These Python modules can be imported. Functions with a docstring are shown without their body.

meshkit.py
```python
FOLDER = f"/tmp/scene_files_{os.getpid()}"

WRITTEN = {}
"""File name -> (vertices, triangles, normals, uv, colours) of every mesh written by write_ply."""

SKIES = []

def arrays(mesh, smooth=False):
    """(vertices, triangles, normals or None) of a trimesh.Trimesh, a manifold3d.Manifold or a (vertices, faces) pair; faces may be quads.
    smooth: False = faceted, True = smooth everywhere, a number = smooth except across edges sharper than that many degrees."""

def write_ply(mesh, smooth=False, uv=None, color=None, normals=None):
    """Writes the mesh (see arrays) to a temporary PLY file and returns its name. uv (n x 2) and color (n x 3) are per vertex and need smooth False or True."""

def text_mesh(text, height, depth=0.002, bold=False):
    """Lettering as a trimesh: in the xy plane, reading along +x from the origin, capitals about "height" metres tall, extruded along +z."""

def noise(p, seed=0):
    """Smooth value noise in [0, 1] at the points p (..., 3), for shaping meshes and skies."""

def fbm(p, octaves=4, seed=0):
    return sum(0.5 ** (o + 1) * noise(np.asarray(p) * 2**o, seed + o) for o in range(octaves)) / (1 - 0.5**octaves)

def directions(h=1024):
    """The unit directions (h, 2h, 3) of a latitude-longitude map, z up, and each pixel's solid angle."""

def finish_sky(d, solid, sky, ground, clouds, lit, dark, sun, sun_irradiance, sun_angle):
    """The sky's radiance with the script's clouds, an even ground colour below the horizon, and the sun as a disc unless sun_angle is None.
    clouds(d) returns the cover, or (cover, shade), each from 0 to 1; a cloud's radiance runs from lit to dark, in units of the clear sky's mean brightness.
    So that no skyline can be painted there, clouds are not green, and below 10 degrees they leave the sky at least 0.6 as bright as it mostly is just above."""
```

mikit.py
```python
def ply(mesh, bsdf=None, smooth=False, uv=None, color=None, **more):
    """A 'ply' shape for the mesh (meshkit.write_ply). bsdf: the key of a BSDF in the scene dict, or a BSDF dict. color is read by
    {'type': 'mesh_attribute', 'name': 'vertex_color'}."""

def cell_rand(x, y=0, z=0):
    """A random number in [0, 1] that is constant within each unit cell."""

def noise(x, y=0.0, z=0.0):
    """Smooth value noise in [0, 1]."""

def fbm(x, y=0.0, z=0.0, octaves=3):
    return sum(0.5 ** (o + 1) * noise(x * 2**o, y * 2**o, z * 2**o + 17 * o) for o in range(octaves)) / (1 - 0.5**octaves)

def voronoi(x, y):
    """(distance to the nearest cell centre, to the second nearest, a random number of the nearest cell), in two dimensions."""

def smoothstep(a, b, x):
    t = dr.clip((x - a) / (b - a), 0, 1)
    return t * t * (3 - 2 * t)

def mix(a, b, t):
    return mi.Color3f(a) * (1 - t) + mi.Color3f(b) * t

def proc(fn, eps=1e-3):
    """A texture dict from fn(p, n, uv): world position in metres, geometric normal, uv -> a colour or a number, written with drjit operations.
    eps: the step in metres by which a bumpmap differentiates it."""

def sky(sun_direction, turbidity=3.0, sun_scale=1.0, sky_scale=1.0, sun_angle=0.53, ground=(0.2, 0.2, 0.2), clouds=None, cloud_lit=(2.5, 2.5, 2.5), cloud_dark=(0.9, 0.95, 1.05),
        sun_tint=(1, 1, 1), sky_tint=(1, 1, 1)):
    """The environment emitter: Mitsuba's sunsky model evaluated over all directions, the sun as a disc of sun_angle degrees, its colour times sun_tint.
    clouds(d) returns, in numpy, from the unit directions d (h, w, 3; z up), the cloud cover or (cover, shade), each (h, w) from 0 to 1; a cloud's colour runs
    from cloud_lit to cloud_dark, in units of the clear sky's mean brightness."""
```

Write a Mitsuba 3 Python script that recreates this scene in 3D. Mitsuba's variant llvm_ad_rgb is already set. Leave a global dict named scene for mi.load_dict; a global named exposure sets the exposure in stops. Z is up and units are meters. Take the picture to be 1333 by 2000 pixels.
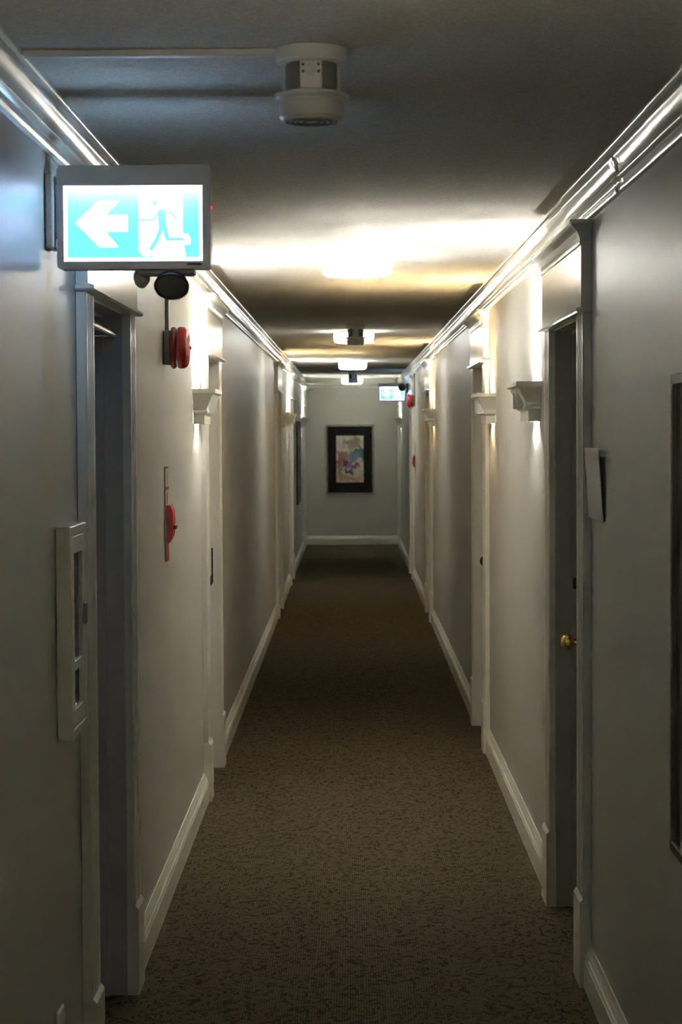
import math, random
import numpy as np, trimesh
import mitsuba as mi, drjit as dr
import mikit, meshkit
from mikit import noise, fbm, voronoi, cell_rand, smoothstep, mix

T = mi.ScalarTransform4f
random.seed(7)
RNG = np.random.default_rng(7)
scene, labels = {}, {}

# ------------------------------------------------------------------ camera and exposure
F_PX, VX, VY, ROLL = 3900.0, 684.5, 840.5, 0.0049
_y = np.array([VX - 666.5, VY - 1000.0, F_PX]); _y /= np.linalg.norm(_y)          # world +y seen by the camera (right, down, forward)
_d = np.array([math.sin(ROLL), math.cos(ROLL), 0.0]); _d -= _y * (_d @ _y); _d /= np.linalg.norm(_d)
_R = np.stack([np.cross(_d, _y), _y, -_d], 1)
CAM = np.array([0.0, 0.0, 1.65])
fwd, up = _R.T @ np.array([0, 0, 1.0]), _R.T @ np.array([0, -1.0, 0])
scene['camera'] = {'type': 'thinlens', 'fov': math.degrees(2 * math.atan(666.5 / F_PX)), 'fov_axis': 'x', 'aperture_radius': 0.0038, 'focus_distance': 7.2,
                   'near_clip': 0.05, 'far_clip': 100.0,
                   'to_world': T().look_at(origin=CAM.tolist(), target=(CAM + fwd).tolist(), up=up.tolist())}
exposure = 4.0
_U = 2.0 ** -exposure                                  # radiances below are given as seen at exposure 0
DOME_L = np.array([1.0, 0.985, 0.92]) * 32.0 * _U         # ceiling drum lamps
TUBE_WHITE = np.array([1.0, 0.98, 0.93]) * 3500.0 * _U     # lamp inside a wall sconce
TUBE_WARM = np.array([1.0, 0.74, 0.39]) * 2100.0 * _U
TUBE_DIM = np.array([1.0, 0.94, 0.82]) * 3300.0 * _U
TUBE_COOL = np.array([0.90, 0.97, 0.90]) * 1700.0 * _U
SIGN_L = np.array([0.54, 0.67, 1.18]) * 4.8 * _U         # white of the exit signs
LEGEND_L = np.array([0.19, 0.70, 0.78]) * 0.85 * _U
STRIP_L = np.array([0.92, 0.80, 1.08]) * 66.0 * _U      # LED strip inside the sign

# ------------------------------------------------------------------ measures
XL, XR, CEIL, END, BACK = -0.66, 0.705, 2.39, 28.83, -5.5
CROWN_Z = 2.258

# ------------------------------------------------------------------ materials
def rgb(*c): return {'type': 'rgb', 'value': [float(x) for x in c]}
def pr(col, rough, spec=0.5, **k):
    return {'type': 'principled', 'base_color': rgb(*col) if isinstance(col, (tuple, list)) else col, 'roughness': rough, 'specular': spec, **k}
def two(b): return {'type': 'twosided', 'bsdf': b}
def bump(b, fn, scale, eps=1e-3):
    return {'type': 'bumpmap', 'arbitrary': {**mikit.proc(fn, eps)}, 'scale': scale, 'bsdf': b}

def wall_col(p, n, uv):
    g = fbm(p.x * 3 + p.y * 2.2, p.z * 2.0, p.y * 1.3)
    f = noise(p.x * 60 + p.y * 60, p.z * 60)
    return mix((0.432, 0.418, 0.371), (0.472, 0.457, 0.408), 0.7 * g + 0.3 * f)
def wall_bump(p, n, uv): return fbm(p.y * 160 + p.x * 140, p.z * 160, p.x * 20)
def ceil_col(p, n, uv):
    f = fbm(p.x * 240, p.y * 240, 0.0, 2)
    return mix((0.575, 0.55, 0.49), (0.725, 0.695, 0.625), smoothstep(0.25, 0.75, f))
def ceil_bump(p, n, uv):
    d1, d2, r = voronoi(p.x * 130, p.y * 130)
    return smoothstep(0.55, 0.1, d1) * r + 0.5 * fbm(p.x * 210, p.y * 210)
def carpet_pat(p):
    q = 0.0078                                                             # pitch of the woven ribs
    gx, gy = dr.floor(p.x / q) * q, dr.floor(p.y / 0.009) * 0.009
    rib = 0.5 + 0.5 * dr.cos(2 * math.pi * (p.x / q - dr.floor(p.x / q)) + math.pi)
    w = noise(gx * 9, gy * 9, 3.0)
    sx, sy = gx * 38 + 1.8 * w, gy * 28 + 1.8 * w
    curl = dr.abs(dr.sin(5.2 * noise(sx, sy, 1.0) + 3.1 * noise(sx * 1.9, sy * 1.9, 5.0)))
    speck = cell_rand(gx / q + 0.5, gy / 0.009 + 0.5)
    return rib, curl, speck
def carpet_col(p, n, uv):
    rib, curl, speck = carpet_pat(p)
    c = mix((0.0195, 0.0165, 0.0115), (0.073, 0.0615, 0.041), smoothstep(0.0, 0.75, curl) * 0.72 + 0.28 * speck)
    return c * (0.66 + 0.34 * rib)
def carpet_bump(p, n, uv):
    rib, curl, speck = carpet_pat(p)
    return 0.7 * rib + 0.4 * speck + 0.4 * curl
scene['m_wall'] = two(bump(pr(mikit.proc(wall_col), 0.38, 0.42), wall_bump, 0.0004))
scene['m_ceiling'] = two(bump({'type': 'diffuse', 'reflectance': mikit.proc(ceil_col)}, ceil_bump, 0.0010))
scene['m_carpet'] = two(bump({'type': 'diffuse', 'reflectance': mikit.proc(carpet_col)}, carpet_bump, 0.0012))
scene['m_trim'] = two(pr((0.74, 0.71, 0.61), 0.19, 0.5))
scene['m_trim_plain'] = two(pr((0.76, 0.73, 0.63), 0.30, 0.5))
scene['m_frame_dark'] = two(pr((0.40, 0.385, 0.37), 0.45, 0.4))
scene['m_frame_grey'] = two(pr((0.30, 0.29, 0.25), 0.40, 0.4))
scene['m_door_dark'] = two(pr((0.055, 0.055, 0.06), 0.45, 0.4))
scene['m_door_grey'] = two(pr((0.16, 0.155, 0.135), 0.40, 0.4))
scene['m_black'] = two(pr((0.02, 0.02, 0.02), 0.4))
scene['m_mat'] = two(pr((0.007, 0.007, 0.0065), 0.8, 0.1))
scene['m_frame_brown'] = two(pr((0.20, 0.185, 0.155), 0.5, 0.3))
scene['m_brass'] = {'type': 'roughconductor', 'material': 'none', 'specular_reflectance': rgb(0.80, 0.60, 0.22), 'alpha': 0.09}
scene['m_metal'] = {'type': 'roughconductor', 'material': 'Al', 'alpha': 0.22}
scene['m_plastic'] = two(pr((0.70, 0.68, 0.63), 0.40))
scene['m_plastic_white'] = two(pr((0.74, 0.72, 0.66), 0.40))
scene['m_sign_grey'] = two(pr((0.58, 0.57, 0.57), 0.38))
scene['m_red'] = two(pr((0.36, 0.016, 0.014), 0.20))
scene['m_red_deep'] = two(pr((0.17, 0.012, 0.012), 0.3))
scene['m_box_grey'] = two(pr((0.16, 0.165, 0.14), 0.5))
scene['m_paper'] = two(pr((0.72, 0.66, 0.60), 0.6))
scene['m_glass_dark'] = two(pr((0.012, 0.012, 0.011), 0.10, 0.6))
scene['m_lampface'] = two(pr((0.10, 0.10, 0.095), 0.14, 0.8))
scene['m_lens'] = {'type': 'principledthin', 'base_color': rgb(0.9, 0.92, 0.95), 'roughness': 0.5, 'diff_trans': 1.2}
scene['m_legend'] = {'type': 'principledthin', 'base_color': rgb(0.12, 0.84, 0.86), 'roughness': 0.5, 'diff_trans': 1.2}

def art_col(p, n, uv):
    u, v = (p.x + 0.204) / 0.396, (p.z - 0.899) / 0.675
    w1, w2 = fbm(u * 5.1 + 4, v * 7.7, 2.0, 4), fbm(u * 5.1, v * 7.7 + 9, 5.0, 4)
    uu, vv = u + 0.42 * (w1 - 0.5), v + 0.30 * (w2 - 0.5)
    def blob(cx, cy, rx, ry, soft=0.6):
        return smoothstep(1.0 + soft, 1.0 - soft, dr.square((uu - cx) / rx) + dr.square((vv - cy) / ry))
    c = mix((0.62, 0.58, 0.52), (0.52, 0.40, 0.30), smoothstep(0.35, 0.05, vv))
    for col, b in (((0.36, 0.36, 0.20), blob(0.62, 0.86, 0.32, 0.12)), ((0.55, 0.26, 0.22), blob(0.68, 0.82, 0.16, 0.05)), ((0.50, 0.50, 0.36), blob(0.5, 0.75, 0.2, 0.08)),
                   ((0.09, 0.16, 0.09), blob(0.72, 0.64, 0.2, 0.07)), ((0.13, 0.26, 0.36), blob(0.68, 0.55, 0.30, 0.10)), ((0.10, 0.20, 0.27), blob(0.90, 0.66, 0.1, 0.16)),
                   ((0.48, 0.20, 0.14), blob(0.2, 0.55, 0.17, 0.10)), ((0.42, 0.14, 0.12), blob(0.08, 0.40, 0.1, 0.09)), ((0.05, 0.03, 0.12), blob(0.33, 0.40, 0.13, 0.11)),
                   ((0.28, 0.22, 0.36), blob(0.52, 0.42, 0.14, 0.07)), ((0.30, 0.05, 0.12), blob(0.70, 0.34, 0.17, 0.05)), ((0.06, 0.05, 0.08), blob(0.46, 0.27, 0.13, 0.05)),
                   ((0.32, 0.10, 0.08), blob(0.2, 0.24, 0.09, 0.06)), ((0.55, 0.36, 0.12), blob(0.28, 0.12, 0.16, 0.06)), ((0.62, 0.36, 0.28), blob(0.62, 0.07, 0.3, 0.06)),
                   ((0.70, 0.68, 0.74), blob(0.31, 0.28, 0.04, 0.06))):
        c = c * (1 - b) + mi.Color3f(*[q * 0.72 for q in col]) * b
    return c * (0.62 + 0.5 * fbm(u * 22, v * 34, 1.0))
scene['m_art'] = two(pr(mikit.proc(art_col), 0.35))

# ------------------------------------------------------------------ mesh helpers
def box(lo, hi, bev=0.0):
    lo, hi = np.minimum(lo, hi).astype(float), np.maximum(lo, hi).astype(float)
    if bev <= 0:
        m = trimesh.creation.box(hi - lo); m.apply_translation((lo + hi) / 2); return m
    pts = []
    for i in range(3):
        l, h = lo + bev, hi - bev
        l[i], h[i] = lo[i], hi[i]
        pts += [[(l, h)[a][0], (l, h)[b][1], (l, h)[c][2]] for a in (0, 1) for b in (0, 1) for c in (0, 1)]
    return trimesh.convex.convex_hull(np.array(pts))
def cat(*ms):
    return trimesh.util.concatenate([m for m in ms if m is not None])
def prism(poly, a, b, axis='y', caps=True):
    """Extrude a closed outline. axis y: outline is (x, z) swept in y; axis z: outline (x, y) swept in z; axis x: outline (y, z) swept in x. Returned with outward faces."""
    from shapely.geometry import Polygon
    m = trimesh.creation.extrude_polygon(Polygon(poly), b - a, engine='earcut')
    v = m.vertices.copy(); v[:, 2] += a
    v = {'y': v[:, [0, 2, 1]], 'z': v, 'x': v[:, [2, 0, 1]]}[axis]
    f = m.faces[:, ::-1] if axis == 'y' else m.faces
    return trimesh.Trimesh(v, f, process=False)
def lathe(profile, n=40):
    """(r, z) from bottom axis to top axis, outward faces, axis z."""
    p = np.array(profile, float); a = np.arange(n) * 2 * np.pi / n
    v = np.stack([p[:, None, 0] * np.cos(a), p[:, None, 0] * np.sin(a), np.broadcast_to(p[:, None, 1], (len(p), n))], -1).reshape(-1, 3)
    i, j = np.meshgrid(np.arange(len(p) - 1), np.arange(n), indexing='ij'); j2 = (j + 1) % n
    q = np.stack([i * n + j, i * n + j2, (i + 1) * n + j2, (i + 1) * n + j], -1).reshape(-1, 4)
    f = np.vstack([q[:, [0, 1, 2]], q[:, [0, 2, 3]]])
    m = trimesh.Trimesh(v, f, process=True)
    m.update_faces(m.nondegenerate_faces()); return m
def orient(m, axis):
    """turn a z-axis solid so that its +z points along axis"""
    m = m.copy(); m.apply_transform(trimesh.geometry.align_vectors([0, 0, 1], np.array(axis, float) / np.linalg.norm(axis))); return m
def move(m, d):
    m = m.copy(); m.apply_translation(d); return m
def tube(points, r, sides=10):
    p = np.array(points, float); parts = []
    for a, b in zip(p[:-1], p[1:]):
        parts.append(trimesh.creation.cylinder(r, segment=[a, b], sections=sides))
    parts += [move(trimesh.creation.icosphere(1, r), q) for q in p[1:-1]]
    return cat(*parts)
def side(m, s):
    """wall coordinates (p out of the wall into the corridor, y, z) -> world, for the left or right wall"""
    v = np.array(m.vertices); f = np.array(m.faces)
    if s == 'L': v[:, 0] = XL + v[:, 0]
    else: v[:, 0] = XR - v[:, 0]; f = f[:, ::-1]
    return trimesh.Trimesh(v, f, process=False)
def loft(rings):
    """stacked rectangles against the wall: rings of (z, p, y0, y1) from bottom to top; closed solid with outward faces"""
    v, f = [], []
    for z, p, a, b in rings: v += [[0, a, z], [p, a, z], [p, b, z], [0, b, z]]
    for k in range(len(rings) - 1):
        for j in range(4):
            a, b = 4 * k + j, 4 * k + (j + 1) % 4
            f += [[a, b, b + 4], [a, b + 4, a + 4]]
    n = 4 * (len(rings) - 1)
    f += [[0, 2, 1], [0, 3, 2], [n, n + 1, n + 2], [n, n + 2, n + 3]]
    return trimesh.Trimesh(np.array(v, float), np.array(f), process=False)

def put(key, mesh, mat, smooth=False, emit=None, **k):
    n = key; c = 0
    while n in scene: c += 1; n = f'{key}_{c:03d}'
    more = {'emitter': {'type': 'area', 'radiance': rgb(*emit)}} if emit is not None else {}
    scene[n] = mikit.ply(mesh, mat, smooth, **more, **k)
    return n
def tag(key, label, category=None, group=None, kind=None):
    labels[key] = {'label': label}
    if category: labels[key]['category'] = category
    if group: labels[key]['group'] = group
    if kind: labels[key]['kind'] = kind
def thing(name):
    c, n = 0, name
    while n in labels: c += 1; n = f'{name}_{c:03d}'
    labels[n] = {}
    return n

# ------------------------------------------------------------------ door positions: side, opening start, opening end, casing width, frame, leaf
DOORS = [('L', 4.975, 5.785, 0.150, 'm_frame_dark', 'm_door_dark', 'door with a dark grey frame under the near exit sign, door closer arm at its top'),
         ('R', 6.010, 6.850, 0.165, 'm_frame_grey', 'm_door_grey', 'nearest door on the right with a brass knob, paper notice beside its casing'),
         ('L', 8.985, 9.735, 0.150, 'm_trim_plain', 'm_door_grey', 'cream framed door just past the red alarm bell and pull station on the left'),
         ('R', 10.28, 11.08, 0.155, 'm_trim_plain', 'm_door_grey', 'second door on the right, just past the warm lit sconce'),
         ('R', 17.21, 18.02, 0.155, 'm_trim_plain', 'm_door_grey', 'third door on the right, beside a warm sconce halfway down the corridor'),
         ('L', 17.66, 18.48, 0.155, 'm_trim_plain', 'm_door_grey', 'third door on the left, halfway down the corridor before a pair of sconces'),
         ('L', 21.36, 22.16, 0.155, 'm_trim_plain', 'm_door_grey', 'fourth door on the left, before the dark picture on the left wall'),
         ('R', 22.12, 22.92, 0.155, 'm_trim_plain', 'm_door_grey', 'far right door beside the far alarm bell, before the far exit sign'),
         ('L', 27.56, 28.30, 0.150, 'm_trim_plain', 'm_door_grey', 'last door on the left, next to the end wall'),
         ('R', 27.97, 28.62, 0.140, 'm_trim_plain', 'm_door_grey', 'last door on the right, next to the end wall')]
OPEN_Z, WALL_T = 1.985, 0.15

# ------------------------------------------------------------------ setting: floor, ceiling, walls
put('floor', box([XL - 0.2, BACK, -0.05], [XR + 0.2, END, 0.0]), 'm_carpet')
tag('floor', 'brown patterned ribbed carpet running down the corridor', 'floor', kind='structure')
put('ceiling', box([XL - 0.2, BACK, CEIL], [XR + 0.2, END + 0.1, CEIL + 0.05]), 'm_ceiling')
tag('ceiling', 'stippled off-white corridor ceiling', 'ceiling', kind='structure')
SEAMS = {'L': [2.3, 3.9, 7.9, 11.1, 12.35, 13.55, 14.8, 16.1, 20.1, 23.5], 'R': [1.6, 3.2, 4.75, 8.5, 9.2, 11.9, 13.05, 14.1, 15.4, 19.6, 20.9, 25.0]}
def wall_bow(y, s):
    """plasterboard is not flat: slow waves and filled joints, a few millimetres; never proud of the wall line"""
    w = 0.0042 * (meshkit.fbm(np.stack([np.asarray(y) * 0.85, np.full(len(y), 2.7 if s == 'L' else 9.1), np.zeros(len(y))], 1), 2, 3) - 0.75)
    for c in SEAMS[s]: w = w + 0.0034 * np.exp(-((y - c) / 0.17) ** 2)
    return np.minimum(w, 0.0)
def wall_piece(a, b, z0, z1, s):
    n = max(2, int((b - a) / 0.035)); y = np.linspace(a, b, n)
    return prism([(-WALL_T, a)] + list(zip(wall_bow(y, s), y)) + [(-WALL_T, b)], z0, z1, 'z')
for s, nm in (('L', 'left'), ('R', 'right')):
    ds = sorted(d for d in DOORS if d[0] == s)
    parts, y = [], BACK
    for d in ds + [None]:
        e = d[1] - 0.02 if d else END
        parts.append(wall_piece(y, e, 0.0, CEIL, s))
        if d:
            parts.append(wall_piece(e, d[2] + 0.02, OPEN_Z + 0.02, CEIL, s)); y = d[2] + 0.02
    put(f'wall_{nm}', side(cat(*parts), s), 'm_wall', 30)
    tag(f'wall_{nm}', f'greige painted corridor wall on the {nm}', 'wall', kind='structure')
put('wall_end', box([XL - 0.2, END, 0], [XR + 0.2, END + 0.1, CEIL]), 'm_wall')
tag('wall_end', 'greige end wall holding the framed abstract print', 'wall', kind='structure')
put('wall_back', box([XL - 0.2, BACK - 0.1, 0], [XR + 0.2, BACK, CEIL]), 'm_wall')
tag('wall_back', 'greige wall behind the viewer', 'wall', kind='structure')

BASE = [(0, 0), (0.022, 0), (0.022, 0.082), (0.019, 0.086), (0.019, 0.094), (0.0135, 0.099), (0.0135, 0.107), (0.008, 0.117), (0.004, 0.128), (0, 0.128)]
CROWN = [(0, 2.258), (0.010, 2.261), (0.013, 2.268), (0.011, 2.275), (0.005, 2.279), (0.006, 2.291), (0.013, 2.296), (0.016, 2.302), (0.013, 2.308), (0.009, 2.311),
         (0.011, 2.324), (0.016, 2.337), (0.022, 2.347), (0.0255, 2.352), (0.0255, 2.358), (0.020, 2.361), (0.0205, 2.375), (0.025, 2.379), (0.028, 2.384), (0.028, 2.39), (0, 2.39)]
for s, nm in (('L', 'left'), ('R', 'right')):
    y = BACK
    for d in sorted(d for d in DOORS if d[0] == s) + [None]:
        e = d[1] - d[3] if d else END
        if e - y > 0.03: put(f'baseboard_{nm}__board', side(prism(BASE, y, e), s), 'm_trim')
        if d: y = d[2] + d[3]
    tag(f'baseboard_{nm}', f'cream stepped baseboard along the {nm} wall', 'baseboard', kind='structure')
put('baseboard_end__board', trimesh.Trimesh(*(lambda m: (np.stack([m.vertices[:, 1], END - m.vertices[:, 0], m.vertices[:, 2]], 1), m.faces[:, :]))(prism(BASE, XL, XR)), process=False), 'm_trim')
tag('baseboard_end', 'cream baseboard along the end wall', 'baseboard', kind='structure')

def crown(s):
    """swept moulding; the right one has a splintered joint where two lengths meet"""
    prof = np.array(CROWN); n = len(prof)
    ys = np.concatenate([np.linspace(BACK, 4.6, 12), np.arange(4.62, 6.4, 0.008), np.linspace(6.45, END, 60)]) if s == 'R' else np.concatenate([np.linspace(BACK, 3, 6), np.linspace(3.3, END, 90)])
    v = []
    for y in ys:
        q = prof.copy()
        wob = 0.0005 * (meshkit.noise([[y * 0.9, 3.1 if s == 'R' else 8.2, 0]])[0] - 0.5) * 2
        q[1:-1, 0] += wob
        if s == 'R' and 4.9 < y < 5.6:
            g = math.exp(-((y - 5.20) / 0.075) ** 2)
            pts = np.stack([np.full(n, y * 62), q[:, 1] * 170, q[:, 0] * 60], 1)
            q[1:12, 0] += g * 0.013 * (meshkit.noise(pts, 4)[1:12] - 0.35)
            if abs(y - 5.185) < 0.007: q[1:14, 0] *= 0.25
        if s == 'R' and 5.2 < y < 6.4: q[1:-1, 0] += 0.004 * (y - 5.2) / 1.2
        v.append(np.stack([q[:, 0], np.full(n, y), q[:, 1]], 1))
    v = np.vstack(v); i, j = np.meshgrid(np.arange(len(ys) - 1), np.arange(n - 1), indexing='ij')
    q = np.stack([i * n + j, (i + 1) * n + j, (i + 1) * n + j + 1, i * n + j + 1], -1).reshape(-1, 4)
    f = np.vstack([q[:, [0, 2, 1]], q[:, [0, 3, 2]]])
    return trimesh.Trimesh(v, f, process=False)
def outward(m, ref):
    """flip a thin sheet so its faces look towards ref"""
    t = m.triangles_center; nn = np.cross(m.triangles[:, 1] - m.triangles[:, 0], m.triangles[:, 2] - m.triangles[:, 0])
    if (nn * (np.array(ref) - t)).sum() < 0: m = trimesh.Trimesh(m.vertices, m.faces[:, ::-1], process=False)
    return m
put('trim_1', side(crown('L'), 'L'), 'm_trim', 35); tag('trim_1', 'glossy cream crown moulding along the top of the left wall', 'crown moulding', kind='structure')
put('trim_2', side(crown('R'), 'R'), 'm_trim', 35); tag('trim_2', 'glossy cream crown moulding along the right wall with a cracked joint', 'crown moulding', kind='structure')
cm = prism([(p, z) for p, z in CROWN], XL, XR)
put('trim_3', trimesh.Trimesh(np.stack([cm.vertices[:, 1], END - cm.vertices[:, 0], cm.vertices[:, 2]], 1), cm.faces, process=False), 'm_trim'); tag('trim_3', 'cream crown moulding along the top of the end wall', 'crown moulding', kind='structure')

# ------------------------------------------------------------------ doors with fluted casings
def fluted(cw, depth=0.025, flutes=3):
    """outline (p, y) of a casing board with rounded grooves in its face"""
    pts = [(0, 0), (depth - 0.004, 0), (depth, 0.004)]
    w = (cw - 0.044) / flutes
    for k in range(flutes):
        a = 0.022 + k * w + 0.006; b = 0.022 + (k + 1) * w - 0.006
        for t in np.linspace(0, math.pi, 7): pts.append((depth - 0.0075 * math.sin(t), a + (b - a) * t / math.pi))
    return pts + [(depth, cw - 0.004), (depth - 0.004, cw), (0, cw)]
def knob_mesh():
    return lathe([(0, 0), (0.031, 0), (0.031, 0.004), (0.024, 0.010), (0.012, 0.013), (0.010, 0.030), (0.014, 0.033), (0.021, 0.037), (0.0265, 0.044), (0.028, 0.052), (0.0265, 0.060), (0.022, 0.067), (0.013, 0.073), (0.0, 0.075)])
for n, (s, y0, y1, cw, fm, lm, text) in enumerate(DOORS, 1):
    D = f'door_{n}'
    near, far = y0 - cw, y1 + cw
    prof = fluted(cw)
    for ya in (near, y1):
        m = prism([(p, ya + q) for p, q in prof], 0.26, 1.992, 'z')
        put(f'{D}__casing', side(m, s), 'm_trim', 30)
        put(f'{D}__plinth', side(loft([(0, 0.034, ya - 0.002, ya + cw + 0.002), (0.252, 0.034, ya - 0.002, ya + cw + 0.002), (0.262, 0.026, ya, ya + cw)]), s), 'm_trim')
    a, b = near, far
    h = cat(loft([(1.990, 0.040, a - 0.012, b + 0.012), (1.994, 0.046, a - 0.018, b + 0.018), (2.002, 0.046, a - 0.018, b + 0.018), (2.008, 0.030, a - 0.002, b + 0.002),
                  (2.186, 0.030, a - 0.002, b + 0.002), (2.188, 0.035, a - 0.007, b + 0.007), (2.196, 0.035, a - 0.007, b + 0.007), (2.200, 0.033, a - 0.005, b + 0.005), (2.212, 0.036, a - 0.008, b + 0.008),
                  (2.226, 0.044, a - 0.016, b + 0.016), (2.240, 0.058, a - 0.028, b + 0.028), (2.244, 0.061, a - 0.031, b + 0.031), (2.246, 0.066, a - 0.036, b + 0.036), (2.2575, 0.066, a - 0.036, b + 0.036)]))
    put(f'{D}__header', side(h, s), 'm_trim')
    # lined opening with stops
    put(f'{D}__jamb', side(cat(box([-WALL_T, y0 - 0.02, 0.0], [0.004, y0, OPEN_Z]), box([-WALL_T, y1, 0.0], [0.004, y1 + 0.02, OPEN_Z]), box([-WALL_T, y0 - 0.02, OPEN_Z], [0.004, y1 + 0.02, OPEN_Z + 0.02])), s), fm)
    st = -0.052
    put(f'{D}__stop', side(cat(box([st - 0.030, y0, 0.0], [st, y0 + 0.012, OPEN_Z]), box([st - 0.030, y1 - 0.012, 0.0], [st, y1, OPEN_Z]), box([st - 0.030, y0, OPEN_Z - 0.012], [st, y1, OPEN_Z])), s), fm)
    lp = st - 0.032                                                       # face of the leaf
    leaf = [box([lp - 0.040, y0 + 0.003, 0.012], [lp, y1 - 0.003, OPEN_Z - 0.004])]
    put(f'{D}__leaf', side(cat(*leaf), s), lm)
    w = y1 - y0
    for za, zb in ((0.20, 0.82), (1.02, 1.82)):
        put(f'{D}__leaf__panel', side(loft([(0, 0, 0, 0)] * 0 + [(za, 0.0, y0 + 0.13, y1 - 0.13), (za + 0.02, 0.010, y0 + 0.15, y1 - 0.15), (zb - 0.02, 0.010, y0 + 0.15, y1 - 0.15), (zb, 0.0, y0 + 0.13, y1 - 0.13)]).apply_translation([lp, 0, 0]), s), lm)
    tag(D, text, 'door', kind='structure')
    if n in (2, 3, 4):
        k = put(f'{D}__knob', side(move(orient(knob_mesh(), [1, 0, 0]), [lp, y1 - 0.062, 0.925]), s), 'm_brass' if n == 2 else 'm_black', 40)
        labels[k] = {'label': 'round brass knob' if n == 2 else 'dark round knob'}
    if n == 2:
        k = put(f'{D}__deadbolt', side(cat(move(orient(lathe([(0, 0), (0.030, 0), (0.030, 0.006), (0.024, 0.011), (0, 0.012)]), [1, 0, 0]), [lp, y1 - 0.062, 1.125]),
                                           box([lp + 0.012, y1 - 0.066, 1.106], [lp + 0.032, y1 - 0.058, 1.144], 0.002)), s), 'm_black', 30)
        labels[k] = {'label': 'black deadbolt thumb turn'}
    if n == 3:
        k = put(f'{D}__strike_plate', side(box([-0.022, y1 - 0.0015, 0.92], [-0.014, y1, 1.08]), s), 'm_black'); labels[k] = {'label': 'dark strike plate'}
    if n == 1:
        z = 1.955
        k = put(f'{D}__closer', side(cat(box([lp, y0 + 0.06, z - 0.055], [lp + 0.045, y0 + 0.28, z + 0.005], 0.004)), s), 'm_metal'); labels[k] = {'label': 'metal door closer body'}
        k = put(f'{D}__closer__arm', side(cat(tube([(-0.02, y1 - 0.02, z - 0.028), (-0.02, y0 + 0.2, z - 0.022)], 0.008), tube([(-0.02, y1 - 0.02, z - 0.03), (lp + 0.01, y1 - 0.03, z - 0.03)], 0.005)), s), 'm_metal', 30)
        labels[k] = {'label': 'metal closer arm'}

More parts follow.
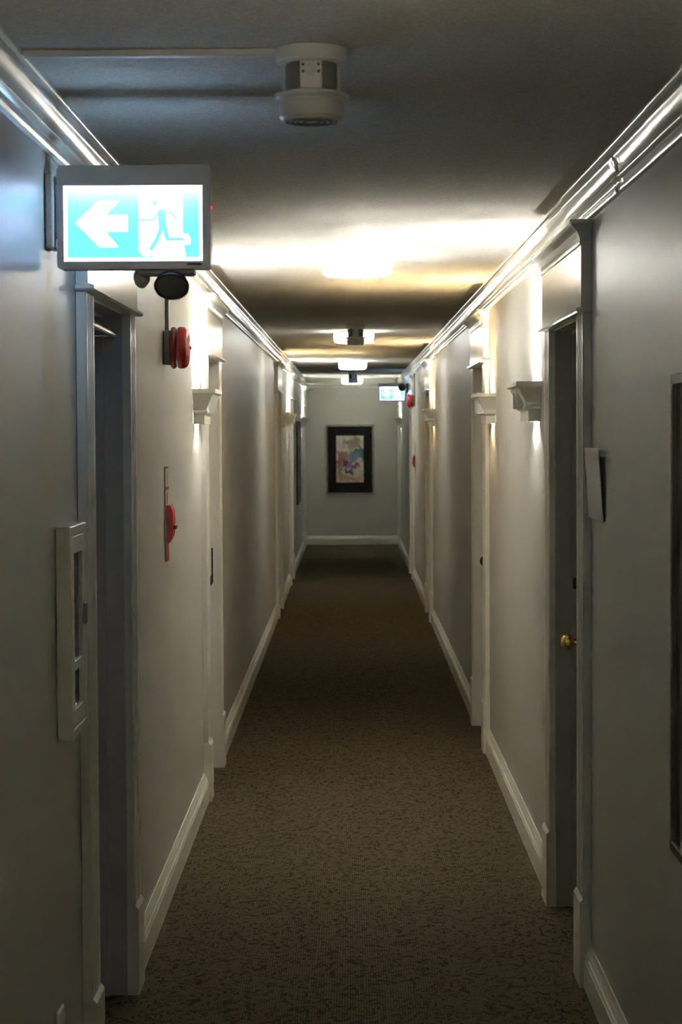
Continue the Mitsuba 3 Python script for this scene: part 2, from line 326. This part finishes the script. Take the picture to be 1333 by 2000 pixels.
# ------------------------------------------------------------------ wall sconces: hollow stepped boxes with a lamp inside, open above and below
def sconce_rings(a, b, z):
    P = 0.095
    out = []
    for dz, p in ((-0.147, 0.046), (-0.106, 0.046), (-0.104, 0.056), (-0.099, 0.060), (-0.091, 0.060), (-0.089, 0.056), (-0.078, 0.058), (-0.062, 0.065), (-0.046, 0.074), (-0.026, 0.083), (-0.022, 0.084), (-0.020, 0.092), (-0.017, P), (0.0, P)):
        e = P - p
        out.append((z + dz, p, a + e, b - e))
    return out
def hollow(rings, t=0.006):
    """open-topped and open-bottomed shell against the wall, with thickness"""
    v, f = [], []
    for z, p, a, b in rings: v += [[0, a, z], [p, a, z], [p, b, z], [0, b, z]]
    m = len(v)
    for z, p, a, b in rings: v += [[0, a + t, z], [p - t, a + t, z], [p - t, b - t, z], [0, b - t, z]]
    K = len(rings)
    for k in range(K - 1):
        for j in range(3):
            a, b = 4 * k + j, 4 * k + j + 1
            f += [[a, b, b + 4], [a, b + 4, a + 4]]
            c, d = m + a, m + b
            f += [[c, d + 4, d], [c, c + 4, d + 4]]
    for j in range(3):
        a, b = j, j + 1; f += [[a, m + b, b], [a, m + a, m + b]]
        a, b = 4 * (K - 1) + j, 4 * (K - 1) + j + 1; f += [[a, b, m + b], [a, m + b, m + a]]
    return trimesh.Trimesh(np.array(v, float), np.array(f), process=False)
SCONCES = [('R', 7.34, 'W', 'cream stepped wall sconce with white light, past the nearest right door'),
           ('L', 8.36, 'W', 'cream stepped wall sconce below the white glow, beside the red alarm bell'),
           ('R', 9.65, 'Y', 'cream stepped wall sconce with warm light, before the second right door'),
           ('R', 16.55, 'Y', 'cream wall sconce with yellow light, halfway down the right wall'),
           ('L', 18.72, 'Y', 'yellowish wall sconce past the third left door, halfway down the corridor'),
           ('L', 20.72, 'C', 'white lit wall sconce just behind the yellowish one on the left'),
           ('L', 26.93, 'C', 'last wall sconce on the left, next to the end wall'),
           ('R', 27.35, 'C', 'last wall sconce on the right, below the far exit sign'),
           ('L', 1.50, 'D', 'dim wall sconce on the left wall beside the viewer, out of view'),
           ('R', 1.35, 'D', 'dim wall sconce on the right wall beside the viewer, out of view')]
SL, SZ = 0.455, 1.827
for s, a, c, text in SCONCES:
    t = thing('wall_sconce')
    put(f'{t}__shade', side(hollow(sconce_rings(a, a + SL, SZ)), s), 'm_trim_plain')
    ym, zt = a + SL / 2, SZ - 0.040
    tb = trimesh.creation.cylinder(0.011, segment=[[0.032, ym - 0.072, zt], [0.032, ym + 0.072, zt]], sections=10)
    put(f'{t}__lamp_tube', side(tb, s), 'm_plastic_white', False, {'W': TUBE_WHITE, 'Y': TUBE_WARM, 'D': TUBE_DIM, 'C': TUBE_COOL}[c])
    zb = SZ - 0.147; w_ = 0.0 if c == 'D' else 0.019
    put(f'{t}__bottom_plate', side(cat(box([w_, a + 0.05, zb], [0.044, a + SL - 0.05, zb + 0.004]), box([0.0, a + 0.05, zb], [0.019, a + 0.12, zb + 0.004]), box([0.0, a + SL - 0.12, zb], [0.019, a + SL - 0.05, zb + 0.004])), s), 'm_trim_plain')
    for q in (ym - 0.082, ym + 0.076):                                    # lamp holders: upright plates at the lamp's ends
        put(f'{t}__lamp_holder', side(box([0.002, q, SZ - 0.10], [0.082, q + 0.006, SZ - 0.004]), s), 'm_plastic_white')
    tag(t, text, 'wall lamp', 'stepped wall sconces along the corridor')

# ------------------------------------------------------------------ ceiling drum lamps
def drum():
    r = 0.150
    return lathe([(0, -0.092), (r * 0.55, -0.091), (r * 0.86, -0.087), (r * 0.95, -0.078), (r * 0.985, -0.062), (r, -0.030), (r, -0.014)], 36)
for k, (y, text) in enumerate(((8.50, 'nearest glowing drum ceiling lamp, the largest in view'), (14.97, 'second glowing drum ceiling lamp, partly behind a dark smoke detector'),
                               (21.38, 'third glowing drum ceiling lamp, between two smoke detectors'), (28.2, 'last glowing drum ceiling lamp in front of the end wall'))):
    t = thing('ceiling_lamp')
    put(f'{t}__shade', move(drum(), [0.03, y, CEIL]), 'm_plastic_white', 40, DOME_L * (0.24 if k == 3 else 1.0))
    put(f'{t}__rim', move(lathe([(0, -0.014), (0.153, -0.014), (0.155, -0.010), (0.155, -0.001), (0, 0)], 36), [0.03, y, CEIL]), 'm_plastic_white', 30)
    tag(t, text, 'ceiling lamp', 'drum lamps down the corridor ceiling')

# ------------------------------------------------------------------ smoke detectors
def detector(x, y, text, race=False):
    t = thing('smoke_detector')
    P = lambda m: move(m, [x, y, CEIL])
    put(f'{t}__base', P(lathe([(0, -0.031), (0.060, -0.031), (0.066, -0.029), (0.069, -0.024), (0.069, -0.002), (0.066, 0.0), (0, 0.0)], 48)), 'm_plastic', 30)
    put(f'{t}__chamber', P(lathe([(0, -0.085), (0.049, -0.085), (0.049, -0.031), (0, -0.031)], 40)), 'm_box_grey', 30)
    clip = []
    for a in (-90, 30, 150):
        c, s_ = math.cos(math.radians(a)), math.sin(math.radians(a))
        b = cat(box([-0.021, -0.004, -0.084], [0.021, 0.004, -0.031], 0.002), move(trimesh.creation.icosphere(2, 0.0135), [0, 0.004, -0.050]))
        b.apply_transform(trimesh.transformations.rotation_matrix(math.radians(a + 90), [0, 0, 1])); b.apply_translation([0.050 * c, 0.050 * s_, 0]); clip.append(b)
    for b in clip: put(f'{t}__clip', P(b), 'm_plastic')
    for a in (-90,):
        for q in (-0.015, 0.015):
            for z in (-0.040, -0.053):
                put(f'{t}__screw', P(move(orient(lathe([(0, 0), (0.0028, 0), (0.0028, 0.002), (0, 0.002)], 10), [0, -1, 0]), [q, -0.0545, z])), 'm_black')
    put(f'{t}__collar', P(lathe([(0, -0.099), (0.066, -0.099), (0.070, -0.096), (0.070, -0.091), (0.064, -0.087), (0.052, -0.084), (0, -0.084)], 48)), 'm_plastic', 30)
    put(f'{t}__cover', P(lathe([(0, -0.141), (0.052, -0.141), (0.058, -0.139), (0.062, -0.134), (0.064, -0.116), (0.063, -0.108), (0.060, -0.106), (0.060, -0.099), (0, -0.099)], 48)), 'm_plastic', 30)
    for a in (188, 208, 352):
        c, s_ = math.cos(math.radians(a)), math.sin(math.radians(a))
        put(f'{t}__lug', P(box([0.069 * c - 0.005, 0.069 * s_ - 0.005, -0.099], [0.069 * c + 0.005, 0.069 * s_ + 0.005, -0.088], 0.003)), 'm_plastic_white')
    put(f'{t}__grille', P(cat(*[lathe([(r - 0.0035, -0.1425), (r, -0.1425), (r, -0.1405), (r - 0.0035, -0.1405), (r - 0.0035, -0.1425)], 40) for r in (0.018, 0.029, 0.040, 0.050)])), 'm_box_grey')
    tag(t, text, 'smoke detector', 'smoke detectors on the corridor ceiling')
detector(-0.072, 3.905, 'nearest grey white smoke detector at the end of the surface conduit')
detector(0.041, 14.05, 'dark smoke detector in front of the second ceiling lamp')
detector(0.039, 25.40, 'far smoke detector in front of the last ceiling lamp')
t = thing('cable_raceway')
put(t, cat(box([XL + 0.028, 3.898, CEIL - 0.014], [-0.138, 3.918, CEIL], 0.002)), 'm_plastic')
tag(t, 'slim cable raceway on the ceiling running from the left wall to the smoke detector', 'cable raceway')

# ------------------------------------------------------------------ exit signs
def legend_shapes():
    """the pictogram, in fractions of the panel (u to the right, v down), taken from the sign: arrow and running figure"""
    from shapely.geometry import Polygon, LineString, box as rect, Point
    from shapely.ops import unary_union
    W, H = 268.0, 145.0                      # panel proportions
    o = lambda pts: [(x - 127.0, y - 369.0) for x, y in pts]
    green = rect(7, 9, 262, 138)
    arrow = Polygon(o([(149, 440), (193, 398), (233, 398), (209, 425), (251, 425), (251, 457), (208, 457), (233, 487), (196, 487)]))
    doorway = Polygon(o([(272, 381), (357, 381), (357, 462), (366, 462), (372, 470), (372, 482), (359, 483), (363, 505), (300, 505), (296, 502), (290, 505), (279, 503), (272, 495)]))
    man = unary_union([LineString(o([(316, 421), (318, 447)])).buffer(7.5), LineString(o([(311, 420), (302, 433), (290, 435), (273, 435)])).buffer(2.0), LineString(o([(322, 419), (334, 420), (345, 433)])).buffer(2.0),
                       LineString(o([(317, 447), (308, 470), (296, 490)])).buffer(4.2), LineString(o([(320, 446), (328, 472)])).buffer(4.4), LineString(o([(328, 472), (356, 472)])).buffer(3.0),
                       Point(o([(303, 402)])[0]).buffer(5.5)])
    legend = green.difference(arrow).difference(doorway).union(man.intersection(rect(140, 5, 262, 138)))
    full = rect(0, 0, W, H)
    return legend, full.difference(legend), W, H
LEG, WHITE, PW, PH = legend_shapes()
def sheet(shape, depth):
    ms = [trimesh.creation.extrude_polygon(g, depth, engine='earcut') for g in (shape.geoms if hasattr(shape, 'geoms') else [shape]) if g.area > 0.5]
    return cat(*ms)
def flat(shape):
    """single sheet triangulation of a shapely shape"""
    vs, fs, k = [], [], 0
    for g in (shape.geoms if hasattr(shape, 'geoms') else [shape]):
        if g.area < 0.5: continue
        v, f = trimesh.creation.triangulate_polygon(g, engine='earcut'); vs.append(v); fs.append(np.array(f) + k); k += len(v)
    return np.vstack(vs), np.vstack(fs)
def exit_sign(x0, x1, y, s, text, heads):
    """faces -y and +y; x0..x1 and z of the housing"""
    t = thing('exit_sign')
    z0, z1 = 2.005, 2.231
    pw = x1 - x0
    a0, a1 = x0 + 0.015 * pw / 0.336, x1 - 0.018 * pw / 0.336
    b0, b1 = z0 + 0.017, z0 + 0.017 + (a1 - a0) * PH / PW
    dp = 0.026                                                        # half depth
    # housing: a rounded frame around the two lenses
    from shapely.geometry import box as rect
    outer = rect(x0, z0, x1, z1).buffer(-0.010).buffer(0.010, 6); inner = rect(a0, b0, a1, b1)
    m = trimesh.creation.extrude_polygon(outer.difference(inner), 2 * dp, engine='earcut')
    v = m.vertices[:, [0, 2, 1]] + [0, y - dp, 0]
    put(f'{t}__housing', trimesh.Trimesh(v, m.faces[:, ::-1], process=False), 'm_sign_grey')
    for sg in (-1, 1):
        yy = y + sg * (dp - 0.0025)
        for shp, mat, L, nm in ((WHITE, 'm_lens', SIGN_L, 'lens'), (LEG, 'm_legend', LEGEND_L, 'legend')):
            fv, ff = flat(shp)
            u, w = fv[:, 0] / PW, fv[:, 1] / PH
            X = a0 + (a1 - a0) * u
            V = np.stack([X, np.full(len(X), yy), b1 - (b1 - b0) * w], 1)
            mm = outward(trimesh.Trimesh(V, ff, process=False), [0, y + sg * 50, 2.1])
            k = put(f'{t}__{nm}', mm, mat, False, L)
            labels[k] = {'label': 'glowing white panel' if nm == 'lens' else 'turquoise legend with arrow and running figure'}
    put(f'{t}__led_strip', cat(box([a0 + 0.004, y - 0.004, b1 - 0.006], [a1 - 0.004, y + 0.004, b1 - 0.002])), 'm_plastic_white', False, STRIP_L)
    wx = XL if s == 'L' else XR
    e = x0 if s == 'L' else x1
    put(f'{t}__wall_mount', box([wx, y - 0.055, 2.05], [wx + (0.016 if s == 'L' else -0.016), y + 0.055, 2.212], 0.003), 'm_sign_grey')
    put(f'{t}__bracket', box([wx, y - 0.018, 2.075], [e, y + 0.018, 2.19]), 'm_sign_grey')
    lab = [x1 - 0.052, x1 - 0.020]
    k = put(f'{t}__maker_plate', box([lab[0], y - dp - 0.0008, z0 + 0.0075], [lab[1], y - dp, z0 + 0.0125]), 'm_black'); labels[k] = {'label': 'tiny dark printed strip'}
    if heads:
        k = put(f'{t}__indicator', move(trimesh.creation.icosphere(2, 0.004), [x1, y - 0.012, 2.139]), 'm_red', True, np.array([1.0, 0.03, 0.06]) * 1.6 * _U); labels[k] = {'label': 'small red pilot light'}
        put(f'{t}__lamp_bar', box([x0 + 0.175, y - 0.022, z0 - 0.014], [x0 + 0.300, y + 0.022, z0 + 0.001], 0.004), 'm_box_grey')
        for hx, hy, hz, ax in ((x0 + 0.248, -0.006, -0.036, [0.0, -0.69, -0.72]), (x0 + 0.176, 0.030, -0.018, [-0.80, 0.55, -0.2])):
            ax = np.array(ax) / np.linalg.norm(ax)
            head = lathe([(0, -0.040), (0.016, -0.038), (0.028, -0.026), (0.036, -0.008), (0.0385, 0.0), (0.0385, 0.004), (0.035, 0.005), (0.034, 0.001), (0.0, 0.001)], 36)
            glass = lathe([(0.0335, 0.0015), (0.027, 0.0045), (0.014, 0.007), (0.0, 0.008)], 36)
            if hy > 0: head.apply_scale(0.55); glass.apply_scale(0.55)
            c = np.array([hx, y + hy, z0 + hz])
            h = put(f'{t}__lamp_head', move(orient(head, ax), c), 'm_black' if hy < 0 else 'm_plastic', 35); put(f'{h}__glass', move(orient(glass, ax), c), 'm_lampface', True)
            labels[h] = {'label': 'black emergency lamp head' if hy < 0 else 'pale emergency lamp head turned away'}
    tag(t, text, 'exit sign', 'illuminated exit signs')
exit_sign(-0.639, -0.303, 4.406, 'L', 'lit turquoise exit sign with arrow and running figure, nearest, on the left wall', True)
exit_sign(0.356, 0.690, 24.85, 'R', 'far lit exit sign on the right wall near the end of the corridor', False)
t = thing('emergency_light')
yy = 23.55
put(f'{t}__wall_box', side(box([0, yy - 0.06, 2.09], [0.045, yy + 0.06, 2.20], 0.004), 'R'), 'm_black')
for q in (-0.045, 0.045):
    head = lathe([(0, -0.05), (0.02, -0.048), (0.036, -0.03), (0.046, 0.0), (0.042, 0.002), (0, 0.003)], 24)
    put(f'{t}__lamp_head', side(move(orient(head, [0.3, -1 if q < 0 else 1, -0.25]), [0.095, yy + q, 2.15]), 'R'), 'm_black', 35)
put(f'{t}__arm', side(box([0.04, yy - 0.03, 2.142], [0.095, yy + 0.03, 2.158]), 'R'), 'm_black')
tag(t, 'black twin head emergency light on the right wall in front of the far exit sign', 'emergency light')

# ------------------------------------------------------------------ alarm bells and pull stations
def bell(s, y, z, text, near):
    t = thing('alarm_bell')
    X = [1, 0, 0]
    put(f'{t}__back_box', side(box([0, y - 0.052, z - 0.060], [0.024, y + 0.052, z + 0.060], 0.003), s), 'm_box_grey')
    put(f'{t}__back_plate', side(move(orient(lathe([(0, 0), (0.070, 0), (0.074, 0.005), (0.074, 0.012), (0.066, 0.020), (0, 0.020)], 40), X), [0.024, y, z]), s), 'm_red_deep', 30)
    put(f'{t}__gong', side(move(orient(lathe([(0.0, 0.0), (0.060, 0.0), (0.072, 0.001), (0.0745, 0.008), (0.074, 0.020), (0.069, 0.031), (0.058, 0.038), (0.035, 0.0415), (0.012, 0.042), (0, 0.042)], 48), X), [0.0475, y, z]), s), 'm_red', 40)
    put(f'{t}__centre_bolt', side(move(orient(lathe([(0, 0), (0.006, 0), (0.006, 0.004), (0.003, 0.007), (0, 0.007)], 12), X), [0.0895, y, z]), s), 'm_metal')
    tag(t, text, 'alarm bell', 'red fire alarm bells')
    t = thing('conduit')
    put(t, side(cat(tube([(0.010, y - 0.02, z + 0.058), (0.010, y - 0.02, CROWN_Z + 0.002)], 0.0075)), s), 'm_box_grey', 30)
    tag(t, 'grey conduit rising from the near alarm bell' if near else 'grey conduit rising from the far alarm bell', 'conduit', 'conduits above the alarm bells')
def pull(s, y, z, text):
    t = thing('pull_station')
    put(f'{t}__sign_plate', side(box([0, y - 0.055, z - 0.135], [0.003, y + 0.055, z + 0.205]), s), 'm_wall')
    pts = [(0.003, z - 0.068), (0.012, z - 0.068), (0.026, z - 0.040), (0.030, z + 0.010), (0.026, z + 0.045), (0.018, z + 0.066), (0.003, z + 0.066)]
    put(f'{t}__body', side(prism(pts, y - 0.045, y + 0.045), s), 'm_red')
    put(f'{t}__handle', side(box([0.026, y - 0.035, z - 0.020], [0.036, y + 0.035, z - 0.004], 0.002), s), 'm_red_deep')
    for za, zb, w in ((z + 0.196, z + 0.204, 0.05), (z + 0.120, z + 0.132, 0.05), (z + 0.070, z + 0.112, 0.010), (z + 0.136, z + 0.190, 0.003), (z - 0.134, z - 0.070, 0.05)):
        k = put(f'{t}__marking', side(box([0.003, y - w, za], [0.0042, y + w, zb]), s), 'm_red'); labels[k] = {'label': 'red marking'}
    tag(t, text, 'fire alarm pull station', 'red fire alarm pull stations')
bell('L', 7.13, 1.947, 'near red fire alarm bell with grey back box on the left wall', True)
pull('L', 7.14, 1.32, 'near red fire alarm pull station on the left wall below the bell')
bell('R', 21.62, 1.962, 'far red fire alarm bell high on the right wall below the far exit sign', False)
pull('R', 21.66, 1.31, 'far red fire alarm pull station on the right wall')

# ------------------------------------------------------------------ cabinet, outlet, notice, pictures
t = thing('extinguisher_cabinet')
ya, yb, za, zb = 4.45, 4.715, 0.955, 1.437
def ring(p0, p1, y0, y1, z0, z1, w):
    return cat(box([p0, y0, z0], [p1, y0 + w, z1], 0.0015), box([p0, y1 - w, z0], [p1, y1, z1], 0.0015), box([p0, y0 + w, z0], [p1, y1 - w, z0 + w], 0.0015), box([p0, y0 + w, z1 - w], [p1, y1 - w, z1], 0.0015))
put(f'{t}__frame', side(cat(ring(0, 0.034, ya, yb, za, zb, 0.022), box([0, ya + 0.01, za + 0.01], [0.020, yb - 0.01, zb - 0.01])), 'L'), 'm_trim_plain')
dr_ = put(f'{t}__door', side(cat(ring(0.020, 0.032, ya + 0.024, yb - 0.024, za + 0.024, zb - 0.024, 0.040), box([0.020, ya + 0.06, za + 0.150], [0.031, yb - 0.06, za + 0.172], 0.001)), 'L'), 'm_trim_plain')
for q0, q1 in ((za + 0.064, za + 0.150), (za + 0.172, zb - 0.064)):
    k = put(f'{t}__door__pane', side(box([0.019, ya + 0.064, q0], [0.0225, yb - 0.064, q1]), 'L'), 'm_glass_dark'); labels[k] = {'label': 'dark glass pane'}
put(f'{t}__door__latch', side(box([0.032, yb - 0.056, 1.20], [0.040, yb - 0.034, 1.25], 0.002), 'L'), 'm_box_grey')
tag(t, 'white wall cabinet with dark window slots on the left wall, nearest the viewer', 'extinguisher cabinet')

t = thing('wall_outlet')
put(f'{t}__cover_plate', side(box([0, 4.37, 0.235], [0.009, 4.455, 0.362], 0.004), 'L'), 'm_plastic_white')
for zc in (0.275, 0.322):
    put(f'{t}__socket_face', side(box([0.008, 4.396, zc - 0.015], [0.0105, 4.430, zc + 0.015], 0.001), 'L'), 'm_plastic')
tag(t, 'white electrical outlet low on the left wall at the picture edge', 'outlet')

t = thing('paper_notice')
q = np.linspace(0, 1, 9); V = []; Fc = []
for i, u in enumerate(q):
    y = 5.842 - 0.322 * u
    for z, off in ((1.393, 0.008), (1.597, 0.021 + 0.004 * math.sin(3.1 * u))): V.append([off, y, z])
for i in range(8): a = 2 * i; Fc += [[a, a + 1, a + 3], [a, a + 3, a + 2]]
pm = trimesh.Trimesh(np.array(V), np.array(Fc), process=False)
pv = np.vstack([pm.vertices, pm.vertices - [0.0025, 0, 0]]); nF = len(pm.vertices)
rim = []
bd = [2 * i for i in range(9)] + [2 * i + 1 for i in range(8, -1, -1)]
for a, b in zip(bd, bd[1:] + bd[:1]): rim += [[a, b, b + nF], [a, b + nF, a + nF]]
put(f'{t}__sheet', side(trimesh.Trimesh(pv, np.vstack([pm.faces, pm.faces[:, ::-1] + nF, rim]), process=False), 'R'), 'm_paper')
put(f'{t}__backing', side(box([0, 5.60, 1.400], [0.0065, 5.80, 1.43]), 'R'), 'm_plastic')
tag(t, 'pale blank notice board curling off the right wall beside the nearest door casing', 'notice')

def picture(s, ya, yb, za, zb, text):
    t = thing('framed_picture')
    w = 0.022
    put(f'{t}__frame', side(ring(0, 0.024, ya, yb, za, zb, w), s), 'm_black')
    put(f'{t}__glass', side(box([0.002, ya + w, za + w], [0.014, yb - w, zb - w]), s), 'm_glass_dark')
    tag(t, text, 'picture', 'framed pictures on the side walls')
picture('R', 3.48, 4.25, 0.748, 1.765, 'dark framed picture behind glass, cut by the right edge of the view')
picture('L', 24.35, 25.60, 0.745, 1.766, 'dark framed picture far down the left wall')

t = thing('wall_art')
def ringx(x0, x1, z0, z1, w, ya, yb):
    return cat(box([x0, ya, z0], [x0 + w, yb, z1], 0.002), box([x1 - w, ya, z0], [x1, yb, z1], 0.002), box([x0 + w, ya, z0], [x1 - w, yb, z0 + w], 0.002), box([x0 + w, ya, z1 - w], [x1 - w, yb, z1], 0.002))
put(f'{t}__frame', ringx(-0.355, 0.341, 0.724, 1.730, 0.026, END - 0.026, END), 'm_frame_brown')
k = put(f'{t}__mat', box([-0.330, END - 0.020, 0.750], [0.316, END - 0.004, 1.704]), 'm_mat'); labels[k] = {'label': 'black mat border'}
k = put(f'{t}__print', box([-0.204, END - 0.0225, 0.899], [0.192, END - 0.019, 1.574]), 'm_art'); labels[k] = {'label': 'abstract multicolour print'}
tag(t, 'framed abstract colourful print with wide black mat on the end wall', 'picture')
